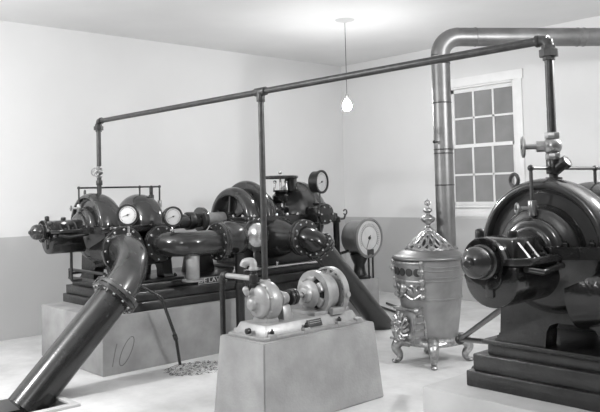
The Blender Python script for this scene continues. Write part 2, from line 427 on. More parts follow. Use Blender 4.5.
    for bx in (-.32, .33):
        for by in (3.27, 3.86): obj('bolt', MB().hexbolt(P(bx, by, ZB + .02), Z, .02, .022), 'enamel', po)
    # suction and discharge nozzles on the +X side
    obj('suction_nozzle', MB().lathe([(.19, .12), (.165, .24), (.15, .34), (.15, .38)], P(0, 3.29, 1.02), X, 32), 'enamel', t)
    flange(t, P(.375, 3.29, 1.02), X, .205, .145, .035, 12, 'gloss', 'enamel')
    obj('discharge_nozzle', MB().lathe([(.16, .15), (.13, .28), (.115, .37), (.115, .40)], P(0, 3.65, 1.05), X, 32), 'enamel', t)
    flange(t, P(.395, 3.65, 1.05), X, .165, .11, .03, 10, 'gloss', 'enamel')
    # thin vent line over both volutes
    vl = MB(); zv = 1.578
    vl.tube(fillet([P(0, 3.065, 1.30), P(0, 3.065, zv), P(0, 3.91, zv), P(0, 3.91, 1.24)], .012, 4), .0085, 8)
    vl.cyl(P(0, 3.69, zv), P(0, 3.69, 1.49), .0085, n=8)
    for q in ((3.065, zv), (3.69, zv), (3.91, zv)): vl.ball(P(0, q[0], q[1]), .0155, n=10)
    vp = obj('vent_pipe', vl, 'thinpipe', t)
    for yy, zz in ((3.065, 1.395), (3.91, 1.41)):
        ck_ = MB().rcyl(P(0, yy, zz - .035), P(0, yy, zz + .035), .02, n=12).cyl(P(0, yy, zz), P(-.035, yy - .04, zz), .009, n=8)
        ck_.rcyl(P(0, yy, zz - .08), P(0, yy, zz - .05), .016, n=10)
        handwheel(ck_, P(-.045, yy - .055, zz), (.63, .77, 0), .022, .005, 4)
        obj('petcock', ck_, 'brass', vp)
    oiler = MB().rcyl(P(.06, 3.78, 1.44), P(.06, 3.78, 1.50), .026, n=14).rcyl(P(.06, 3.78, 1.49), P(.06, 3.78, 1.565), .018, n=14).ball(P(.06, 3.78, 1.57), .02)
    obj('oil_cup', oiler, 'iron', t)
    eb = MB().torus(P(-.175, 3.21, 1.525), (.35, .94, 0), .030, .009, 20, 8).rcyl(P(-.175, 3.21, 1.45), P(-.175, 3.21, 1.50), .016, n=10)
    obj('eye_bolt', eb, 'thinpipe', t)
    return t
pumpL = make_pump(-6.31, 'dark two-domed pump whose elbow joins the long sloping pipe, on the charcoal-marked block')
pumpR = copy_tree(pumpL); pumpR.location.x = -1.78
for ch in pumpR.children:
    if ch.name.split('.')[0] in ('bearing_housing', 'bearing_cap', 'oil_cap', 'bearing_bracket', 'drip_rail'): ch.location = (0, -.06, -.015)
pumpR['label'] = 'largest dark pump, with a big round casing, cut off by the right photo edge'
pumpR['group'] = pumpL['group'] = 'dark split-casing pumps'
# thin drain plumbing in front of the left pedestal
P = lambda lx, y, z: V((-6.31 + lx, y, z))
dr = MB().tube(fillet([P(-.03, 3.0, 1.07), P(-.03, 3.0, .745), P(-.03, 3.10, .745)], .02, 5), .013, 10)
dr.tube([P(-.30, 3.11, .745), P(.42, 3.11, .745)], .016, 10).tube([P(-.28, 3.10, .825), P(.40, 3.10, .825)], .014, 10)
for lx in (-.29, .41):
    dr.tube([P(lx, 3.105, .745), P(lx, 3.105, .825)], .012, 8).tube([P(lx, 3.105, .785), P(lx, 3.24, .785)], .012, 8)
obj('drain_pipe', dr, 'thinpipe', pumpL)

# ------------------------------------------------------------------ sloping suction pipe (front of left pump)
d45 = V((0, -.7071, -.7071))
def sloping(y, z, sgn, x_f, R, r_e, r_p, label, elbow_mat, name):
    d = V((0, .7071 * sgn, -.7071))
    S = V((x_f, y, z)); K = S + X * R; E = K + d * R; Lend = (z + .05) / .7071
    t = thing(name, label, 'pipe', (K.x, (K + d * Lend).y, 0))
    path = fillet([S, K, E], R * .98, 14)
    obj('elbow', MB().tube(path, r_e, 32, rf=lambda q: r_e * (1 - .05 * math.sin(PI * q))), elbow_mat, t)
    flange(t, S, X, r_e + (.055 if sgn < 0 else .06), r_e, .035, 12, 'gloss', 'steel', .012)
    flange(t, E - d * .036, d, r_e + (.05 if sgn < 0 else .035), r_e, .034, 12, 'elbow' if sgn < 0 else 'pipe', 'steel', .012)
    flange(t, E + d * .002, d, r_e + (.05 if sgn < 0 else .035), r_p, .034, 12, 'pipe', 'steel', .012)
    obj('straight_pipe', MB().tube([E + d * .02, K + d * Lend], r_p, 40), 'pipe', t)
    return t
sp1 = sloping(3.265, 1.02, -1, -5.90, .45, .148, .14, 'thick dark pipe sloping down to the floor in front of the two-domed pump', 'elbow', 'suction_pipe')

# ------------------------------------------------------------------ discharge elbow to the second pump
dp = thing('discharge_pipe', 'short dark bent pipe linking the two-domed pump to the flywheel-shaped pump', 'pipe', (-5.6, 3.85, ZB))
pth = fillet([V((-5.885, 3.65, 1.05)), V((-5.60, 3.65, 1.05)), V((-5.60, 4.09, 1.05))], .22, 12)
obj('elbow', MB().tube(pth, .112, 32), 'gloss', dp)
flange(dp, (-5.885, 3.65, 1.05), X, .165, .112, .03, 10, 'gloss', 'steel', .010)
flange(dp, (-5.60, 4.07, 1.05), Y, .175, .112, .03, 12, 'gloss', 'steel', .010)
obj('support', MB().rcyl((-5.64, 3.83, ZB - .0), (-5.64, 3.83, .955), .062, n=24).lathe([(.1, 0), (.1, .015), (.065, .02)], (-5.64, 3.83, ZB), Z, 24), 'silver', dp, 'pale round support post')

# ------------------------------------------------------------------ shaft coupling between the two units
sh = thing('shaft_coupling', 'flanged shaft coupling between the two-domed pump and the flywheel-shaped pump', 'coupling', (-6.31, 4.3, ZB))
obj('shaft', MB().rcyl((-6.31, 4.06, 1.225), (-6.31, 4.36, 1.225), .072, n=24), 'gloss', sh)
obj('coupling_disc', MB().rcyl((-6.31, 4.37, 1.235), (-6.31, 4.42, 1.235), .125, .006), 'gloss', sh)
obj('shaft_sleeve', MB().rcyl((-6.31, 4.42, 1.235), (-6.31, 4.68, 1.235), .066, n=24), 'silver', sh, 'pale shaft sleeve')
obj('bearing_stand', MB().box(-6.40, -6.22, 4.2, 4.5, ZB, 1.1, .01, top=(.6, .6)).rcyl((-6.31, 4.22, 1.225), (-6.31, 4.29, 1.225), .09), 'iron', sh)

# ------------------------------------------------------------------ middle unit
mx, maz = -6.31, 1.20
mp = thing('turbine_pump', 'middle dark pump with wheel-like casing and flat handwheel valve on top', 'pump', (mx, 5.35, ZB))
Q = lambda lx, y, z: V((mx + lx, y, z))
OM = Q(0, 0, maz)
pA = [(.05, 4.70), (.09, 4.70), (.10, 4.80), (.23, 4.83), (.245, 4.815), (.26, 4.765), (.275, 4.745)] + catmull([(.285, 4.74), (.33, 4.75), (.355, 4.79), (.358, 4.85), (.345, 4.90), (.325, 4.92)], 4)
pA += [(.325, 4.935), (.385, 4.94)] + catmull([(.41, 4.945), (.425, 4.97), (.425, 5.01), (.41, 5.04)], 4) + [(.38, 5.045), (.36, 5.05)]
pA += catmull([(.36, 5.06), (.33, 5.15), (.25, 5.25), (.20, 5.34), (.20, 5.45), (.26, 5.54), (.34, 5.60), (.385, 5.68)], 4)
pA += [(.39, 5.69), (.41, 5.70), (.41, 5.76), (.39, 5.77)] + catmull([(.385, 5.78), (.33, 5.90), (.2, 5.98), (.08, 6.0)], 4)
uc = obj('upper_casing', MB().lathe(pA, OM, Y, 56, PI, 2 * PI), 'gloss', mp)
rb = MB()
for a in (25, 90, 155):
    a = math.radians(a); dd = V((math.cos(a), 0, math.sin(a)))
    rb.prism([(.08, 0), (.27, 0), (.27, .055), (.08, .07)], Q(0, 4.825, maz) - V((-dd.z, 0, dd.x)) * .012, dd, -Y, V((-dd.z, 0, dd.x)), .024)
obj('casing_rib', rb, 'gloss', uc)
sfm = obj('split_flange', MB().prism([(-.42, 4.68), (.42, 4.68), (.46, 4.74), (.46, 5.9), (.30, 6.02), (-.30, 6.02), (-.46, 5.9), (-.46, 4.74)], Q(0, 0, maz - .05), X, Y, Z, .10, .012), 'enamel', mp)
for by in (4.75, 4.9, 5.05, 5.2, 5.35, 5.5, 5.65, 5.8):
    obj('bolt', MB().hexbolt(Q(.43, by, maz + .05), Z, .016, .016), 'steel', sfm)
for bx in (-.3, -.15, 0, .15, .3):
    obj('bolt', MB().hexbolt(Q(bx, 4.70, maz + .05), Z, .016, .016), 'steel', sfm)
lw = catmull([(.1, 4.70), (.30, 4.74), (.36, 4.84), (.34, 4.98), (.30, 5.12), (.31, 5.3), (.36, 5.45), (.38, 5.65), (.33, 5.85), (.12, 5.98)], 4)
obj('lower_casing', MB().lathe(lw, OM, Y, 48, 0, PI), 'enamel', mp)
pdm = MB().box(mx - .34, mx + .34, 4.8, 5.66, ZB, 1.0, .03, top=(.85, .9)).box(mx - .42, mx + .44, 4.72, 5.70, ZB, ZB + .035, .006)
obj('pedestal', pdm, 'iron', mp)
# suction nozzle toward the discharge elbow
sn = MB().tube(fillet([V((-5.60, 4.13, 1.05)), V((-5.63, 4.27, 1.05)), V((-6.15, 4.60, 1.05))], .12, 8), .14, 28, rf=lambda q: .118 + .06 * q)
obj('suction_nozzle', sn, 'enamel', mp)
flange(mp, (-5.60, 4.102, 1.05), Y, .175, .118, .03, 12, 'gloss', 'steel', .010)
# round hand-hole cover with a polished boss
cvr = MB().lathe([(.15, .0), (.13, .47)], Q(.05, 4.69, 1.07), X, 32)
obj('side_branch', cvr, 'enamel', mp)
flange(mp, Q(.51, 4.69, 1.07), X, .165, .12, .032, 12, 'gloss', 'enamel', .011)
obj('cover', MB().lathe(catmull([(.125, .03), (.115, .045), (.08, .065), (.04, .078), (0, .082)], 4), Q(.51, 4.69, 1.07), X, 32), 'steel', mp, 'polished round cover')
# bulging discharge branch
obj('discharge_branch', MB().lathe(catmull([(.24, .05), (.24, .2), (.23, .34), (.19, .5), (.145, .64), (.125, .77)], 4), Q(0, 5.08, 1.03), X, 36), 'gloss', mp)
flange(mp, Q(.77, 5.08, 1.03), X, .185, .12, .04, 12, 'enamel', 'steel', .012)
# second bearing and end
obj('end_bearing', MB().lathe(catmull([(.10, 5.95), (.10, 6.1), (.08, 6.16), (0, 6.18)], 4), OM, Y, 24), 'enamel', mp)
# stop valve
vv = thing  # keep
vb_ = MB().lathe([(.0, 1.27), (.09, 1.27), (.095, 1.29), (.095, 1.32), (.06, 1.33), (.055, 1.37), (.09, 1.40), (.095, 1.45), (.06, 1.49), (.085, 1.495), (.085, 1.515), (0, 1.52)], Q(.10, 5.40, 0), Z, 24)
sv = obj('stop_valve', vb_, 'enamel', mp)
yk = MB()
for sg in (-1, 1): yk.tube([Q(.10 + .06 * sg * .7, 5.40 + .06 * sg, 1.51), Q(.10 + .05 * sg * .7, 5.40 + .05 * sg, 1.6)], .012, 8).ball(Q(.10 + .05 * sg * .7, 5.40 + .05 * sg, 1.605), .02)
yk.cyl(Q(.10, 5.40, 1.5), Q(.10, 5.40, 1.71), .012, n=10).ball(Q(.10, 5.40, 1.71), .022)
obj('yoke', yk, 'steel', sv)
hw = MB().lathe([(.0, 1.645), (.04, 1.645), (.15, 1.655), (.19, 1.64), (.20, 1.65), (.20, 1.668), (.185, 1.675), (.04, 1.67), (0, 1.672)], Q(.10, 5.40, 0), Z, 36)
obj('handwheel', hw, 'gloss', sv, 'flat dark handwheel')
sd = MB().rcyl(Q(.05, 5.60, 1.5), Q(.05, 5.60, 1.655), .07, n=24)
obj('steam_dome', sd, 'gloss', mp)
# governor box at the far end
gz, gy = 1.245, 5.60
gb = MB().box(mx + .40, mx + .60, gy - .13, gy + .11, gz - .09, gz + .085, .03).rcyl((mx + .44, gy, gz), (mx + .62, gy, gz), .115, .02)
gb.box(mx + .46, mx + .56, gy - .06, gy + .05, gz + .08, gz + .125, .01)
go = obj('governor_box', gb, 'enamel', mp)
for i in range(6):
    a = PI / 3 * i
    obj('bolt', MB().hexbolt((mx + .62, gy + .085 * math.cos(a), gz + .085 * math.sin(a)), X, .011, .012), 'steel', go)
lr = MB().tube([V((-5.83, 4.42, ZB + .02)), V((-5.83, 5.68, ZB + .02))], .014, 8)
for yy in (4.45, 5.0, 5.65): lr.cyl((-5.86, yy, ZB), (-5.83, yy, ZB + .06), .013, n=8).ball((-5.83, yy, ZB + .06), .018)
obj('drain_pipe', lr, 'steel', mp)

sp2 = sloping(5.08, 1.03, 1, -5.50, .13, .12, .115, 'dark pipe sloping down to the floor behind the small motor pump', 'enamel', 'outlet_pipe')

# ------------------------------------------------------------------ black down pipe in front of the block
bp_ = thing('down_pipe', 'upright black pipe in front of the long block, behind the small motor pump', 'pipe', (-5.52, 4.27, 0))
obj('pipe_body', MB().cyl((-5.52, 4.27, 0), (-5.52, 4.27, .93), .042, n=20), 'iron', bp_)
obj('collar', MB().rcyl((-5.52, 4.27, .60), (-5.52, 4.27, .66), .052, n=20), 'iron', bp_)
obj('foot_plate', MB().rcyl((-5.52, 4.27, 0), (-5.52, 4.27, .02), .08, n=20), 'iron', bp_)

# thin bent drain rod
dr = thing('drain_pipe', 'thin bent dark drain pipe leaning against the long concrete block', 'pipe', (-5.6, 3.64, 0))
obj('pipe_body', MB().tube(fillet([V((-5.62, 3.20, .775)), V((-5.52, 3.42, .625)), V((-5.52, 3.56, .26)), V((-5.60, 3.65, .0))], .03, 5), .014, 10), 'pipe', dr)
obj('coupling', MB().rcyl((-5.52, 3.545, .29), (-5.525, 3.565, .24), .02, n=12), 'pipe', dr)
obj('coupling', MB().rcyl((-5.53, 3.40, .64), (-5.52, 3.43, .60), .021, n=12), 'pipe', dr)

# dark shavings on the floor
gm = MB()
for i in range(520):
    a = random.uniform(0, 2 * PI); r = math.sqrt(random.random()); 
    cx, cy = -5.36 + .24 * r * math.cos(a), 3.67 + .30 * r * math.sin(a)
    h = .016 * (1 - r) + .003; L = random.uniform(.012, .035); th = random.uniform(0, PI)
    d = V((math.cos(th), math.sin(th), random.uniform(-.2, .3))) * L
    c = V((cx, cy, random.uniform(.003, h)))
    gm.tube([c - d * .5, c + V((0, 0, .004)), c + d * .5], random.uniform(.0007, .0016), 4)
gr = tag(obj('shavings', gm, 'grit', at=(-5.36, 3.67, 0)), 'small heap of dark shavings on the floor by the bent drain pipe', 'debris'); gr['kind'] = 'stuff'

# ------------------------------------------------------------------ overhead pipe with its risers
zo, yo = 2.195, 3.27
op = thing('overhead_pipe', 'long thin pipe running overhead with risers down to three pumps', 'pipe', (-3.945, yo, .87))
xl, xm, xr = -6.315, -3.945, -1.78
def elb(mb, c, d1, d2, r):
    c = V(c); mb.tube(fillet([c + V(d1) * r * 2.6, c, c + V(d2) * r * 2.6], r * 1.6, 6), r * 1.25, 14)
    mb.rcyl(c + V(d1) * r * 2.0, c + V(d1) * r * 3.0, r * 1.45, .003, 16); mb.rcyl(c + V(d2) * r * 2.0, c + V(d2) * r * 3.0, r * 1.45, .003, 16)
obj('horizontal_pipe', MB().cyl((xl, yo, zo), (xr, yo, zo), .0215, n=16), 'thinpipe', op)
obj('riser', MB().cyl((xl, yo, 1.50), (xl, yo, zo), .021, n=16), 'thinpipe', op)
obj('riser', MB().cyl((xm, yo, .85), (xm, yo, zo), .021, n=16), 'thinpipe', op)
obj('riser', MB().cyl((xr, yo, 1.50), (xr, yo, zo), .021, n=16), 'thinpipe', op)
e = MB(); elb(e, (xl, yo, zo), X, -Z, .021); obj('elbow', e, 'thinpipe', op)
e = MB(); elb(e, (xr, yo, zo), -X, -Z, .021); obj('elbow', e, 'thinpipe', op)
obj('tee', MB().rcyl((xm - .055, yo, zo), (xm + .055, yo, zo), .030, .003, 16).rcyl((xm, yo, zo), (xm, yo, zo - .07), .030, .003, 16), 'thinpipe', op)
for xx in (xl, xr):
    u_ = MB().lathe([(.021, zo - .10), (.030, zo - .10), (.030, zo - .085), (.046, zo - .083), (.046, zo - .05), (.034, zo - .045), (.034, zo - .03), (.021, zo - .03)], (xx, yo, 0), Z, 8)
    obj('union', u_, 'thinpipe', op)
def globe_valve(xx, zz, ax, big):
    k = 1.0 if big else .8; a = V(ax)
    mb = MB().rcyl((xx, yo, zz - .065 * k), (xx, yo, zz - .035 * k), .036 * k, .003, 8).rcyl((xx, yo, zz + .035 * k), (xx, yo, zz + .065 * k), .036 * k, .003, 8)
    mb.ball((xx, yo, zz), .045 * k)
    c = V((xx, yo, zz)); mb.rcyl(c + a * .03 * k, c + a * .075 * k, .026 * k, .003, 8).cyl(c + a * .07 * k, c + a * .135 * k, .013 * k, n=10)
    v = obj('valve', mb, 'brass', op)
    h = MB(); handwheel(h, c + a * .135 * k, a, .045 * k, .008 * k, 5)
    obj('handwheel', h, 'brass', v)
globe_valve(xr, 1.683, (-.80, -.60, 0), True)
globe_valve(xl, 1.722, (.70, -.71, 0), False)
ys = MB().rcyl((xr, yo, 1.55), (xr, yo, 1.62), .033, .004, 14).cyl((xr, yo, 1.56), (xr + .055, yo + .0, 1.60), .026, n=12).rcyl((xr + .05, yo, 1.595), (xr + .075, yo, 1.61), .032, .004, 8)
ys.rcyl((xr, yo, 1.515), (xr, yo, 1.535), .04, .004, 16)
obj('strainer', ys, 'iron', op)
obj('collar', MB().rcyl((xl, yo, 1.60), (xl, yo, 1.645), .029, .003, 14).ball((xl - .03, yo, 1.63), .016), 'thinpipe', op)

# ------------------------------------------------------------------ gauges
def dial_face(mb, c, n, R):
    mb.rcyl(c, c + n * .004, R, .001, 40)
def gauge(name, label, base, c, n, R, depth, marks=24, stem=True, arcs=True):
    n = V(n).normalized(); c = V(c); base = V(base)
    t = thing(name, label, 'gauge', base)
    cs_ = MB().lathe([(0, -depth), (R * .92, -depth), (R, -depth + .01), (R, -.012), (R * 1.09, -.012), (R * 1.11, .0), (R * 1.09, .014), (R * .93, .014), (R * .90, .004), (R * .90, 0), (0, 0)], c, n, 40)
    obj('case', cs_, 'iron', t)
    a, u, w = frame(n)
    if w.z < 0: u, w = -u, -w
    dl = MB(); dial_face(dl, c, n, R * .89)
    d = obj('dial', dl, 'dial', t, 'white dial')
    mk = MB()
    for i in range(marks):
        an = math.radians(-45 + 270 * i / (marks - 1)); dd = u * math.cos(an) + w * math.sin(an)
        mk.prism([(-.0018, 0), (.0018, 0), (.0018, R * .10), (-.0018, R * .10)], c + n * .004 + dd * R * .70, n.cross(dd), dd, n, .0012)
    obj('scale', mk, 'ink', d)
    an = math.radians(200); dd = u * math.cos(an) + w * math.sin(an)
    obj('needle', MB().cyl(c + n * .007 - dd * R * .2, c + n * .007 + dd * R * .62, .0025, .0012, 6).rcyl(c + n * .004, c + n * .011, R * .09, .001, 12), 'ink', d)
    if stem:
        obj('stem', MB().tube(fillet([base, V((c.x, c.y, c.z - R * .6)) - n * depth * .5], .01) if False else [base, V((base.x, base.y, base.z + .01)), c - n * depth * .5 - Z * R * .8], .010, 10).rcyl(base, base + Z * .02, .02, .003, 8), 'steel', t)
    return t
gauge('pressure_gauge', 'round white-dialled gauge standing on the bent top of the thick sloping pipe', (-5.52, 3.12, 1.165), (-5.50, 3.10, 1.338), (.72, -.69, 0), .083, .05)
gauge('pressure_gauge', 'round white-dialled gauge standing on the short bent link pipe', (-5.70, 3.66, 1.165), (-5.68, 3.655, 1.30), (.98, -.18, 0), .083, .07)
for o_ in C.objects:
    if o_.name.startswith('pressure_gauge'): o_['group'] = 'gauges on the pump pipes'
gp = gauge('pole_gauge', 'round gauge on a tall thin rod against the wall, above the middle pump', (-5.72, 5.53, 1.06), (-5.68, 5.52, 1.592), (.97, .22, 0), .115, .10, 20, False)
obj('pole', MB().cyl((-5.72, 5.53, 1.05), (-5.72, 5.53, 1.50), .008, n=10), 'thinpipe', gp)

rg = thing('recording_gauge', 'large drum-shaped dial gauge on the end of the long block near the stove', 'gauge', (-5.86, 6.2, FB))
cR = V((-5.74, 6.31, .945)); RR = .215
obj('drum', MB().lathe([(0, -.26), (RR * .86, -.26), (RR * .9, -.25), (RR * .92, -.03), (RR * 1.0, -.03), (RR * 1.06, -.012), (RR * 1.06, .012), (RR * .95, .02), (RR * .92, .006), (0, .004)], cR, X, 48), 'drum', rg)
dl = obj('dial', MB().rcyl(cR + X * .002, cR + X * .009, RR * .92, .001, 48), 'dial', rg, 'white dial')
mk = MB().torus(cR + X * .010, X, RR * .62, .002, 40, 6, 0, 2 * PI)
for i in range(30):
    an = math.radians(-30 + 240 * i / 29); dd = Y * math.cos(an) + Z * math.sin(an)
    mk.prism([(-.0022, 0), (.0022, 0), (.0022, .03), (-.0022, .03)], cR + X * .009 + dd * RR * .64, X.cross(dd), dd, X, .0012)
obj('scale', mk, 'ink', dl)
obj('needle', MB().cyl(cR + X * .013 + V((0, .015, .03)), cR + X * .013 + V((0, -.06, -.13)), .004, .002, 8).rcyl(cR + X * .008, cR + X * .018, .02, .002, 16), 'ink', dl)
obj('name_tab', MB().box(cR.x + .01, cR.x + .02, cR.y - .045, cR.y + .06, cR.z - .19, cR.z - .13, .003), 'thinpipe', rg)
obj('stand', MB().lathe([(.0, .486), (.13, .486), (.13, .505), (.09, .52), (.07, .56), (.06, .64), (.09, .70), (.11, .76)], (-5.86, 6.27, 0), Z, 24), 'iron', rg)
for yy in (6.29, 6.36):
    obj('leg', MB().cyl((-5.735, yy, FB), (-5.735, yy, .79), .011, n=8), 'iron', rg)
mc = MB().cyl((-5.95, 6.0, .76), (-5.95, 6.0, 1.20), .036, n=18).lathe([(0, 1.24), (.015, 1.235), (.02, 1.20), (.05, 1.19), (.05, 1.14), (.038, 1.13)], (-5.95, 6.0, 0), Z, 16)
mc.lathe([(.038, .80), (.05, .79), (.05, .74), (.02, .72), (0, .72)], (-5.95, 6.0, 0), Z, 16).cyl((-5.95, 6.0, .77), (-5.93, 6.16, .80), .016, n=10)
mcol = obj('mercury_column', mc, 'iron', rg)
hk = MB().tube(fillet([V((-5.95, 6.0, 1.165)), V((-5.95, 6.13, 1.17)), V((-5.95, 6.15, 1.21))], .02, 5), .011, 8).torus((-5.95, 6.15, 1.245), X, .028, .008, 18, 8, .6, 5.9)
obj('hook_pipe', hk, 'thinpipe', mcol)

# ------------------------------------------------------------------ small motor pump
sx = -3.88; za = .765; zt = .54
sm = thing('motor_pump', 'small light-painted electric motor pump on the flared concrete block', 'pump', (sx, 3.5, zt))
bs = MB().box(sx - .19, sx + .19, 3.04, 3.98, zt, zt + .022, .004)
bs.box(sx - .165, sx + .165, 3.07, 3.95, zt + .02, zt + .09, .006, top=(.82, .93))
bs.box(sx - .12, sx + .12, 3.56, 3.90, zt + .085, zt + .115, .004)
for yy in (3.12, 3.42, 3.74, 3.93):
    for sg in (-1, 1): bs.box(sx + sg * .165 - .03, sx + sg * .165 + .03, yy - .03, yy + .03, zt, zt + .04, .006)
base = obj('base', bs, 'silver', sm)
for yy in (3.12, 3.42, 3.74):
    obj('bolt', MB().hexbolt((sx + .175, yy, zt + .04), Z, .015, .02), 'iron', base)
obj('drain_plug', MB().rcyl((sx + .02, 3.06, zt + .05), (sx + .02, 3.03, zt + .05), .02, .003, 12), 'iron', base)
npl = obj('nameplate', MB().box(sx + .157, sx + .163, 3.45, 3.58, zt + .032, zt + .082, .001, rot=Matrix.Rotation(-.38, 3, 'Y')), 'ink', base, 'small dark nameplate')
nl = MB()
for k in range(3): nl.box(sx + .1625, sx + .1655, 3.465, 3.565, zt + .043 + k * .013, zt + .046 + k * .013, 0, rot=Matrix.Rotation(-.38, 3, 'Y'))
obj('lettering', nl, 'silver', npl)
OS = V((sx, 0, za))
vol = catmull([(.05, 3.125), (.09, 3.135), (.108, 3.15), (.11, 3.17)], 4) + [(.122, 3.172)] + catmull([(.130, 3.18), (.135, 3.215), (.130, 3.25)], 4) + [(.122, 3.262), (.10, 3.265), (.085, 3.29), (.05, 3.33), (.04, 3.40), (0, 3.40)]
pb = obj('pump_casing', MB().lathe(vol, OS, Y, 36).box(sx - .08, sx + .08, 3.16, 3.27, zt + .085, za - .08, .01, top=(.8, .9)).rcyl((sx - .065, yo, za + .08), (sx - .065, yo, za + .135), .038, .004, 12), 'silver', sm)
for i in range(8):
    a = PI / 4 * i + .3
    obj('bolt', MB().hexbolt((sx + .118 * math.cos(a), 3.176, za + .118 * math.sin(a)), -Y, .009, .01), 'silver', pb)
sg_ = MB().lathe(catmull([(.06, 3.13), (.045, 3.115), (.04, 3.095), (.028, 3.085), (0, 3.08)], 3), (sx - .01, 0, za - .01), Y, 20)
sg_.rcyl((sx - .055, 3.11, za + .05), (sx - .055, 3.09, za + .08), .02, .003, 10).ball((sx - .055, 3.09, za + .085), .022)
obj('suction_boss', sg_, 'silver', pb)
obj('gland', MB().rcyl((sx, 3.335, za), (sx, 3.355, za), .055, .003, 20).box(sx - .06, sx + .06, 3.33, 3.42, zt + .08, za - .04, .01, top=(.5, .8)), 'silver', sm)
obj('shaft', MB().cyl((sx, 3.38, za), (sx, 3.66, za), .016, n=14), 'steel', sm)
obj('coupling', MB().rcyl((sx, 3.425, za), (sx, 3.45, za), .056, .004, 24), 'iron', sm)
obj('coupling', MB().rcyl((sx, 3.456, za), (sx, 3.482, za), .056, .004, 24), 'iron', sm)
fb = MB().lathe(catmull([(.02, 3.555), (.05, 3.56), (.06, 3.59)], 3) + [(.085, 3.60), (.10, 3.62)] , OS, Y, 32)
fb.ring((sx, 3.655, za), Y, .118, .165, .035, 40).lathe([(.085, 3.60), (.092, 3.625), (.09, 3.66)], OS, Y, 32)
for i in range(6):
    a = PI / 3 * i + PI / 6; dd = V((math.cos(a), 0, math.sin(a)))
    fb.box(sx + .104 * dd.x - .02, sx + .104 * dd.x + .02, 3.625, 3.675, za + .104 * dd.z - .034, za + .104 * dd.z + .034, .008, rot=Matrix.Rotation(-a, 3, 'Y'))
mo = obj('motor_front_bell', fb, 'silver', sm)
obj('motor_core', MB().lathe([(.02, 3.64), (.10, 3.64), (.112, 3.67), (.112, 3.87), (.02, 3.87)], OS, Y, 36), 'iron', sm)
fr = MB().lathe([(.11, 3.695), (.132, 3.695), (.132, 3.79), (.11, 3.79)], OS, Y, 40)
fr.box(sx - .13, sx + .13, 3.70, 3.80, zt + .11, za - .10, .012)
for sgn in (-1, 1): fr.box(sx + sgn * .13 - .035, sx + sgn * .13 + .035, 3.69, 3.81, zt + .085, zt + .13, .006)
obj('motor_frame', fr, 'silver', sm)
# rear bell: ring pierced by round holes
rbm = MB(); n = 40; Yb0, Yb1 = 3.82, 3.845
rbm.ring((sx, 3.80, za), Y, .166, .178, .05, 40)
rbm.ring((sx, 3.815, za), Y, .10, .138, .03, 40).ring((sx, 3.815, za), Y, .0, .11, .03, 32)
for i in range(16):
    a = 2 * PI * i / 16; dd = V((math.cos(a), 0, math.sin(a)))
    rbm.box(sx + .152 * dd.x - .018, sx + .152 * dd.x + .018, 3.816, 3.844, za + .152 * dd.z - .015, za + .152 * dd.z + .015, .003, rot=Matrix.Rotation(-a, 3, 'Y'))
rbm.rcyl((sx, 3.84, za), (sx, 3.91, za), .05, .006, 20)
rbm.rcyl((sx + .15, 3.83, za - .01), (sx + .19, 3.83, za - .01), .022, .004, 12)
obj('motor_rear_bell', rbm, 'silver', sm)

# priming line of the small pump
pl = thing('suction_line', 'thin pipe with a pale hooked elbow beside the small motor pump', 'pipe', (-4.275, 3.15, 0))
obj('upright', MB().cyl((-4.275, 3.15, 0), (-4.275, 3.15, .89), .020, n=14), 'iron', pl)
obj('cross_pipe', MB().cyl((-4.275, 3.15, .92), (-3.93, 3.15, .92), .018, n=14), 'silver', pl)
e = MB(); elb(e, (-4.275, 3.15, .92), X, -Z, .019); obj('elbow', e, 'iron', pl)
obj('stand_pipe', MB().cyl((-3.92, 3.15, .87), (-3.92, 3.15, 1.00), .022, n=14).rcyl((-3.92, 3.15, .895), (-3.92, 3.15, .95), .031, .003, 14).rcyl((-3.92, 3.15, .862), (-3.92, 3.15, .885), .032, .003, 8), 'iron', pl)
e = MB().tube(fillet([V((-3.92, 3.15, .98)), V((-3.92, 3.15, 1.035)), V((-3.975, 3.12, 1.03)), V((-3.985, 3.115, 1.0))], .022, 5), .027, 14).rcyl((-3.92, 3.15, .975), (-3.92, 3.15, .995), .034, .003, 14)
obj('elbow', e, 'silver', pl, 'pale hooked elbow')

# ------------------------------------------------------------------ stove
cx, cy = -4.03, 5.20; PH = .22
st = thing('parlor_stove', 'ornate round sheet-iron heating stove with nickel trim and urn finial', 'stove', (cx, cy, 0))
S = lambda x, y, z: V((cx + x, cy + y, z))
body = [(0, .185), (.215, .19), (.225, .22), (.235, .30), (.262, .52), (.268, .55), (.276, .553), (.276, .567), (.27, .57), (.278, .70)]
for zz in (.715, .745, .80, .83): body += [(.279 + (zz - .70) * .05, zz - .006), (.286 + (zz - .70) * .05, zz - .003), (.286 + (zz - .70) * .05, zz + .003), (.280 + (zz - .70) * .05, zz + .006)]
body += [(.288, .875), (.292, .885)]
obj('body', MB().lathe(body, (cx, cy, 0), Z, 64), 'stovebody', st)
lid = [(.285, .880)] + catmull([(.30, .882), (.322, .892), (.325, .905), (.31, .92)], 4) + [(.30, .922)] + catmull([(.29, .925), (.24, .955), (.20, .97)], 3) + [(0, .975)]
obj('lid', MB().lathe(lid, (cx, cy, 0), Z, 64), 'galv', st)
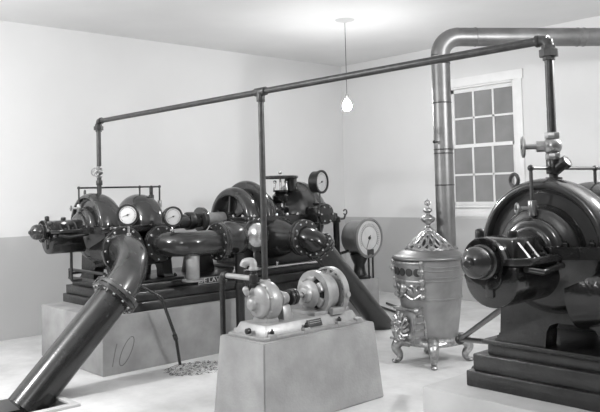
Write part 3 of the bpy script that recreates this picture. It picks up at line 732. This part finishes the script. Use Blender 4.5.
# pierced dome: scrolling ribs over a bell
dm = MB(); bell = catmull([(.20, .965), (.195, .985), (.165, 1.015), (.12, 1.055), (.075, 1.095), (.04, 1.12), (.03, 1.13)], 4)
dm.torus(S(0, 0, .972), Z, .19, .012, 40, 8)
for k in range(16):
    for sg in (-1, 1):
        pts = []
        for i, (r, h) in enumerate(bell):
            a = 2 * PI * k / 16 + sg * .55 * math.sin(i / (len(bell) - 1) * PI * 1.2); pts.append(S(r * math.cos(a), r * math.sin(a), h))
        dm.tube(pts, .010, 6)
for k in range(8):
    a = 2 * PI * k / 8; dm.torus(S(.165 * math.cos(a), .165 * math.sin(a), 1.0), (math.cos(a), math.sin(a), 1.2), .024, .008, 14, 6)
    dm.ball(S(.19 * math.cos(a), .19 * math.sin(a), .975), .022, (1, 1, .6), 10)
obj('pierced_dome', dm, 'nickel', st, 'pierced ornamental dome')
obj('dome_lining', MB().lathe([(r * .93, h - .005) for r, h in bell], (cx, cy, 0), Z, 32), 'thinpipe', st)
fin = catmull([(.0, 1.125), (.034, 1.13), (.04, 1.145), (.022, 1.16), (.016, 1.175), (.028, 1.19), (.05, 1.205), (.062, 1.225), (.058, 1.24), (.03, 1.262), (.018, 1.275), (.03, 1.29), (.04, 1.30), (.034, 1.315), (.014, 1.325), (.009, 1.34)], 4)
fo = obj('finial', MB().lathe(fin, (cx, cy, 0), Z, 24), 'nickel', st, 'urn-shaped finial')
ft = MB().cyl(S(0, 0, 1.33), S(0, 0, 1.405), .005, .003, 8)
for k in range(4):
    a = PI / 2 * k; ft.torus(S(.014 * math.cos(a), .014 * math.sin(a), 1.368), (-math.sin(a), math.cos(a), 0), .019, .0045, 14, 6)
obj('finial_tip', ft, 'nickel', fo)
# front (towards -Y): fire door with scrollwork
def on_body(ang, z, out=0.0):
    r = .262 + (z - .52) * .08 + out; return V((cx + r * math.sin(ang - PH), cy - r * math.cos(ang - PH), z))
fd = MB()
def patch(mb, a0, a1, z0, z1, out, n=10):
    fr_ = [[mb.bm.verts.new(on_body(a0 + (a1 - a0) * i / n, z, out)) for i in range(n + 1)] for z in (z0, z1)]
    bk = [[mb.bm.verts.new(on_body(a0 + (a1 - a0) * i / n, z, -.01)) for i in range(n + 1)] for z in (z0, z1)]
    for i in range(n):
        mb.bm.faces.new([fr_[0][i], fr_[0][i + 1], fr_[1][i + 1], fr_[1][i]])
        mb.bm.faces.new([fr_[0][i], bk[0][i], bk[0][i + 1], fr_[0][i + 1]]); mb.bm.faces.new([fr_[1][i], fr_[1][i + 1], bk[1][i + 1], bk[1][i]])
    for i in (0, n): mb.bm.faces.new([fr_[0][i], fr_[1][i], bk[1][i], bk[0][i]])
A = .66
patch(fd, -A, A, .60, .87, .012)
door = obj('fire_door', fd, 'stovebody', st)
ff = MB()
ff.tube([on_body(-A + 2 * A * i / 16, .868, .015) for i in range(17)], .012, 8).tube([on_body(-A + 2 * A * i / 16, .715, .015) for i in range(17)], .010, 8)
ff.tube([on_body(-A + 2 * A * i / 16, .585 + .02 * math.cos(i / 16 * 4 * PI), .015) for i in range(17)], .014, 8)
for sg in (-1, 1):
    ff.tube([on_body(sg * A, .58 + .29 * i / 8, .015) for i in range(9)], .016, 8)
    for zz in (.87, .80, .72, .65, .585): ff.ball(on_body(sg * A, zz, .02), .026, n=10)
    for i in range(10):
        pass
    for (ac, zc_, r0) in ((.55, .65, .042), (.30, .655, .03), (.62, .79, .03)):
        ff.tube([on_body(sg * (ac + (r0 * (1 - .07 * i) * math.cos(i * .55)) / .28), zc_ + r0 * (1 - .07 * i) * math.sin(i * .55), .018) for i in range(13)], .009, 6)
ff.ball(on_body(0, .65, .02), .04, (1, .7, 1.2), 12)
ff.tube([on_body(-.35 + .7 * i / 10, .62 + .035 * abs(math.sin(i * .63)), .02) for i in range(11)], .009, 6)
obj('door_scrollwork', ff, 'nickel', door, 'nickel scrollwork')
mw = MB()
for k in range(5):
    a = -.52 + .26 * k
    mw.lathe([(.0, 0), (.034, 0), (.034, .006), (0, .006)], on_body(a, .79, .012), on_body(a, .79, .1) - on_body(a, .79, 0), 14)
obj('mica_window', mw, 'ink', door)
dh = MB().tube([on_body(-A, .80, .02), on_body(-A - .12, .80, .05), on_body(-A - .3, .81, .06), on_body(-A - .32, .77, .06)], .010, 8).ball(on_body(-A - .3, .805, .06), .018)
obj('door_handle', dh, 'nickel', door)
fX = V((math.cos(PH), -math.sin(PH), 0)); fY = V((math.sin(PH), math.cos(PH), 0))
SF = lambda x, y, z: V((cx, cy, 0)) + fX * x + fY * y + Z * z
# ash box: sloping apron with slatted front and lion mask
ab = MB()
side = [(0, .20), (-.30, .20), (-.33, .25), (-.28, .47), (-.2, .50), (0, .50)]
ab.prism(side, SF(-.13, 0, 0), fY, Z, fX, .27, .01)
ash = obj('ash_box', ab, 'stovebody', st)
sl = MB()
for zz in (.25, .31, .37, .43): sl.tube([SF(.142, -.31 + .24 * (zz - .25), zz), SF(.142, -.19, zz)], .009, 8)
sl.tube(fillet([SF(.143, -.325, .22), SF(.143, -.28, .475), SF(.143, -.19, .505), SF(.143, -.18, .23)], .015), .013, 8)
sl.tube([SF(-.14, -.29, .475), SF(.14, -.29, .475)], .013, 8).ball(SF(.15, -.28, .475), .028, n=12).tube([SF(-.14, -.335, .22), SF(.14, -.335, .22)], .012, 8)
obj('ash_door_frame', sl, 'nickel', ash)
ms = MB()
mcx, mcy, mcz = 0, -.335, .335
ms.ball(SF(mcx, mcy, mcz), .075, (1, .55, 1.1), 20)
ms.ball(SF(mcx, mcy - .04, mcz - .02), .034, (1, .8, .8), 14).ball(SF(mcx, mcy - .055, mcz + .0), .016, (.8, 1, 1.4), 12)
for sg in (-1, 1):
    ms.ball(SF(sg * .028, mcy - .032, mcz + .03), .016, n=10).ball(SF(sg * .07, mcy - .0, mcz + .06), .024, n=10)
    ms.ball(SF(sg * .016, mcy - .06, mcz - .03), .018, n=10)
for k in range(14):
    a = 2 * PI * k / 14
    ms.tube([SF(.06 * math.cos(a), mcy - .02, mcz + .065 * math.sin(a)), SF(.09 * math.cos(a + .15), mcy - .02, mcz + .098 * math.sin(a + .15)), SF(.112 * math.cos(a + .4), mcy + .0, mcz + .118 * math.sin(a + .4))], .014, 6)
obj('mask_ornament', ms, 'nickel', ash, 'cast lion mask')
# skirt and legs
sk = MB().lathe(catmull([(.20, .165), (.235, .16), (.25, .18), (.245, .21), (.225, .23)], 4), (cx, cy, 0), Z, 48)
obj('skirt', sk, 'nickel', st)
for lx, ly in ((-.21, -.25), (.21, -.25), (.23, .22), (-.23, .22)):
    d = V((lx, ly, 0)).normalized()
    p0 = S(0, 0, 0)
    pts = [p0 + d * .20 + Z * .19, p0 + d * .275 + Z * .185, p0 + d * .315 + Z * .13, p0 + d * .285 + Z * .07, p0 + d * .29 + Z * .03, p0 + d * .335 + Z * .016]
    lg = MB(); pc = [V(q) for q in catmull([tuple(q) for q in pts], 5)]
    lg.tube(pc, .03, 12, rf=lambda q: .045 * (1 - q) ** 1.2 + .017)
    lg.ball(p0 + d * .325 + Z * .018, .03, (1, 1, .6), 12)
    leg = obj('leg', lg, 'nickel', st)
    side_ = Z.cross(d); ln = MB()
    ln.ball(p0 + d * .285 + Z * .18, .05, (1, 1, .9), 14).torus(p0 + d * .325 + Z * .175, d, .028, .008, 16, 6)
    for sg in (-1, 1):
        ln.tube([p0 + d * .26 + Z * .19 + side_ * sg * .02, p0 + d * .255 + Z * .20 + side_ * sg * .10, p0 + d * .235 + Z * .19 + side_ * sg * .15], .02, 8, rf=lambda q: .024 * (1 - q) + .006)
    obj('leg_ornament', ln, 'nickel', leg)

# stove pipe: up and away to the chimney wall
sp = thing('stovepipe', 'sheet-iron stovepipe rising from the stove and elbowed across under the ceiling', 'stovepipe', (-3.972, 5.38, .95))
px_, py_ = -3.972, 5.38
ztop = 2.842
hd = V((.581, .814, 0)).normalized(); Lh = (YW1 - .12 - py_) / hd.y
K = V((px_, py_, ztop)); R_ = .17
pt = fillet([V((px_, py_, .968)), K, K + hd * Lh], R_, 10)
obj('vertical_pipe', MB().cyl((px_, py_, .966), (px_, py_, ztop - R_), .083, n=32), 'galv', sp)
obj('elbow', MB().tube(pt[1:-1], .0845, 32), 'galv', sp)
obj('horizontal_pipe', MB().cyl(K + hd * R_, K + hd * Lh, .083, n=32), 'galv', sp)
for zz in (1.52, 1.80, 1.835, 2.25, 2.60):
    obj('seam', MB().lathe([(.082, zz - .006), (.0865, zz - .003), (.0865, zz + .003), (.082, zz + .006)], (px_, py_, 0), Z, 32), 'thinpipe', sp)
for L in (.33, 1.30, 1.36, 2.3):
    obj('seam', MB().lathe([(.082, L - .008), (.0875, L - .004), (.0875, L + .004), (.082, L + .008)], K, hd, 32), 'galv', sp)
obj('collar', MB().lathe([(.084, 0), (.10, 0), (.10, .012), (.086, .03)], (px_, py_, .955), Z, 32), 'galv', sp)
obj('damper_handle', MB().cyl((px_ - .0, py_ - .08, 1.9), (px_, py_ - .13, 1.9), .006, n=8).ball((px_, py_ - .13, 1.9), .014), 'iron', sp)

# bent iron bar on the floor near the stove
hb = MB().tube(fillet([V((-6.5, 7.18, .02)), V((-5.82, 6.86, .02)), V((-5.74, 7.0, .02)), V((-6.4, 7.34, .02))], .05, 6), .014, 10)
tag(obj('iron_bar', hb, 'iron', at=(-6.1, 7.1, 0)), 'thin bent iron bar lying on the floor between block and stove', 'bar')

# brace pipes from the stove side of the large pump
bz = thing('brace_pipe', 'pair of thin black pipes meeting at a knob between stove and large pump', 'pipe', (-2.3, 3.5, FB))
kb = V((-3.06, 4.26, .455))
obj('pipe_body', MB().cyl(kb, (-2.10, 3.36, .90), .017, n=10), 'iron', bz)
obj('pipe_body', MB().cyl(kb, (-2.05, 3.40, .69), .017, n=10), 'iron', bz)
obj('knob', MB().ball(kb, .036, n=14), 'iron', bz)

# ------------------------------------------------------------------ pendant bulb
lx_, ly_ = -5.745, 6.02
pn = thing('pendant_lamp', 'bare lit bulb hanging on a cord from a ceiling rosette', 'lamp', (lx_, ly_, 2.45))
obj('rosette', MB().lathe([(0, H), (.11, H), (.10, H - .008), (.04, H - .018), (.015, H - .035), (0, H - .035)], (lx_, ly_, 0), Z, 24), 'slab', pn)
obj('cord', MB().cyl((lx_, ly_, 2.56), (lx_, ly_, H - .03), .0035, n=8), 'cord', pn)
obj('socket', MB().lathe([(.008, 2.575), (.02, 2.57), (.024, 2.53), (.02, 2.515), (.014, 2.515)], (lx_, ly_, 0), Z, 16), 'brass', pn)
obj('bulb', MB().lathe(catmull([(0, 2.39), (.03, 2.395), (.048, 2.42), (.05, 2.45), (.036, 2.485), (.018, 2.51), (.016, 2.52)], 4), (lx_, ly_, 0), Z, 20), 'bulb', pn)

# other bulbs of the room, behind and beside the camera, and one added fill lamp
def lamp(name, loc, power, r=.06):
    l = bpy.data.lights.new(name, 'POINT'); l.energy = power; l.shadow_soft_size = r
    o = bpy.data.objects.new(name, l); C.objects.link(o); o.location = loc; return o
lamp('bulb_light_a', (-5.55, .35, 2.5), 340, .08)
lamp('bulb_light_b', (-1.3, -.6, 2.6), 120, .10)
lamp('window_wall_fill', (-1.0, 4.6, 2.5), 280, .08)  # unseen lamp, placed to brighten the window wall

# ------------------------------------------------------------------ world, camera, view
w = bpy.data.worlds.new('World'); sc.world = w; w.use_nodes = True
w.node_tree.nodes['Background'].inputs[0].default_value = (.02, .02, .02, 1)
yaw, pit, rol = -8.27661700e-01, 4.52959936e-02, -2.54661741e-02
F = V((math.sin(yaw) * math.cos(pit), math.cos(yaw) * math.cos(pit), math.sin(pit)))
R0 = F.cross(Z).normalized(); U0 = R0.cross(F)
c_, s_ = math.cos(rol), math.sin(rol)
R2, U2 = R0 * c_ + U0 * s_, U0 * c_ - R0 * s_
cam = bpy.data.cameras.new('camera'); co = bpy.data.objects.new('camera', cam); C.objects.link(co)
mw_ = Matrix((R2, U2, -F)).transposed().to_4x4(); mw_.translation = V((0, 0, 1.5)); co.matrix_world = mw_
cam.sensor_width = 36; cam.lens = 740.71 / 600 * 36; cam.shift_y = -(206 - 157.39) / 600; cam.clip_start = .05
sc.camera = co
vs = sc.view_settings
vs.view_transform = 'Standard'; vs.look = 'None'; vs.exposure = -0.15; vs.gamma = 1.0; vs.use_curve_mapping = False
sc.cycles.diffuse_bounces = 6
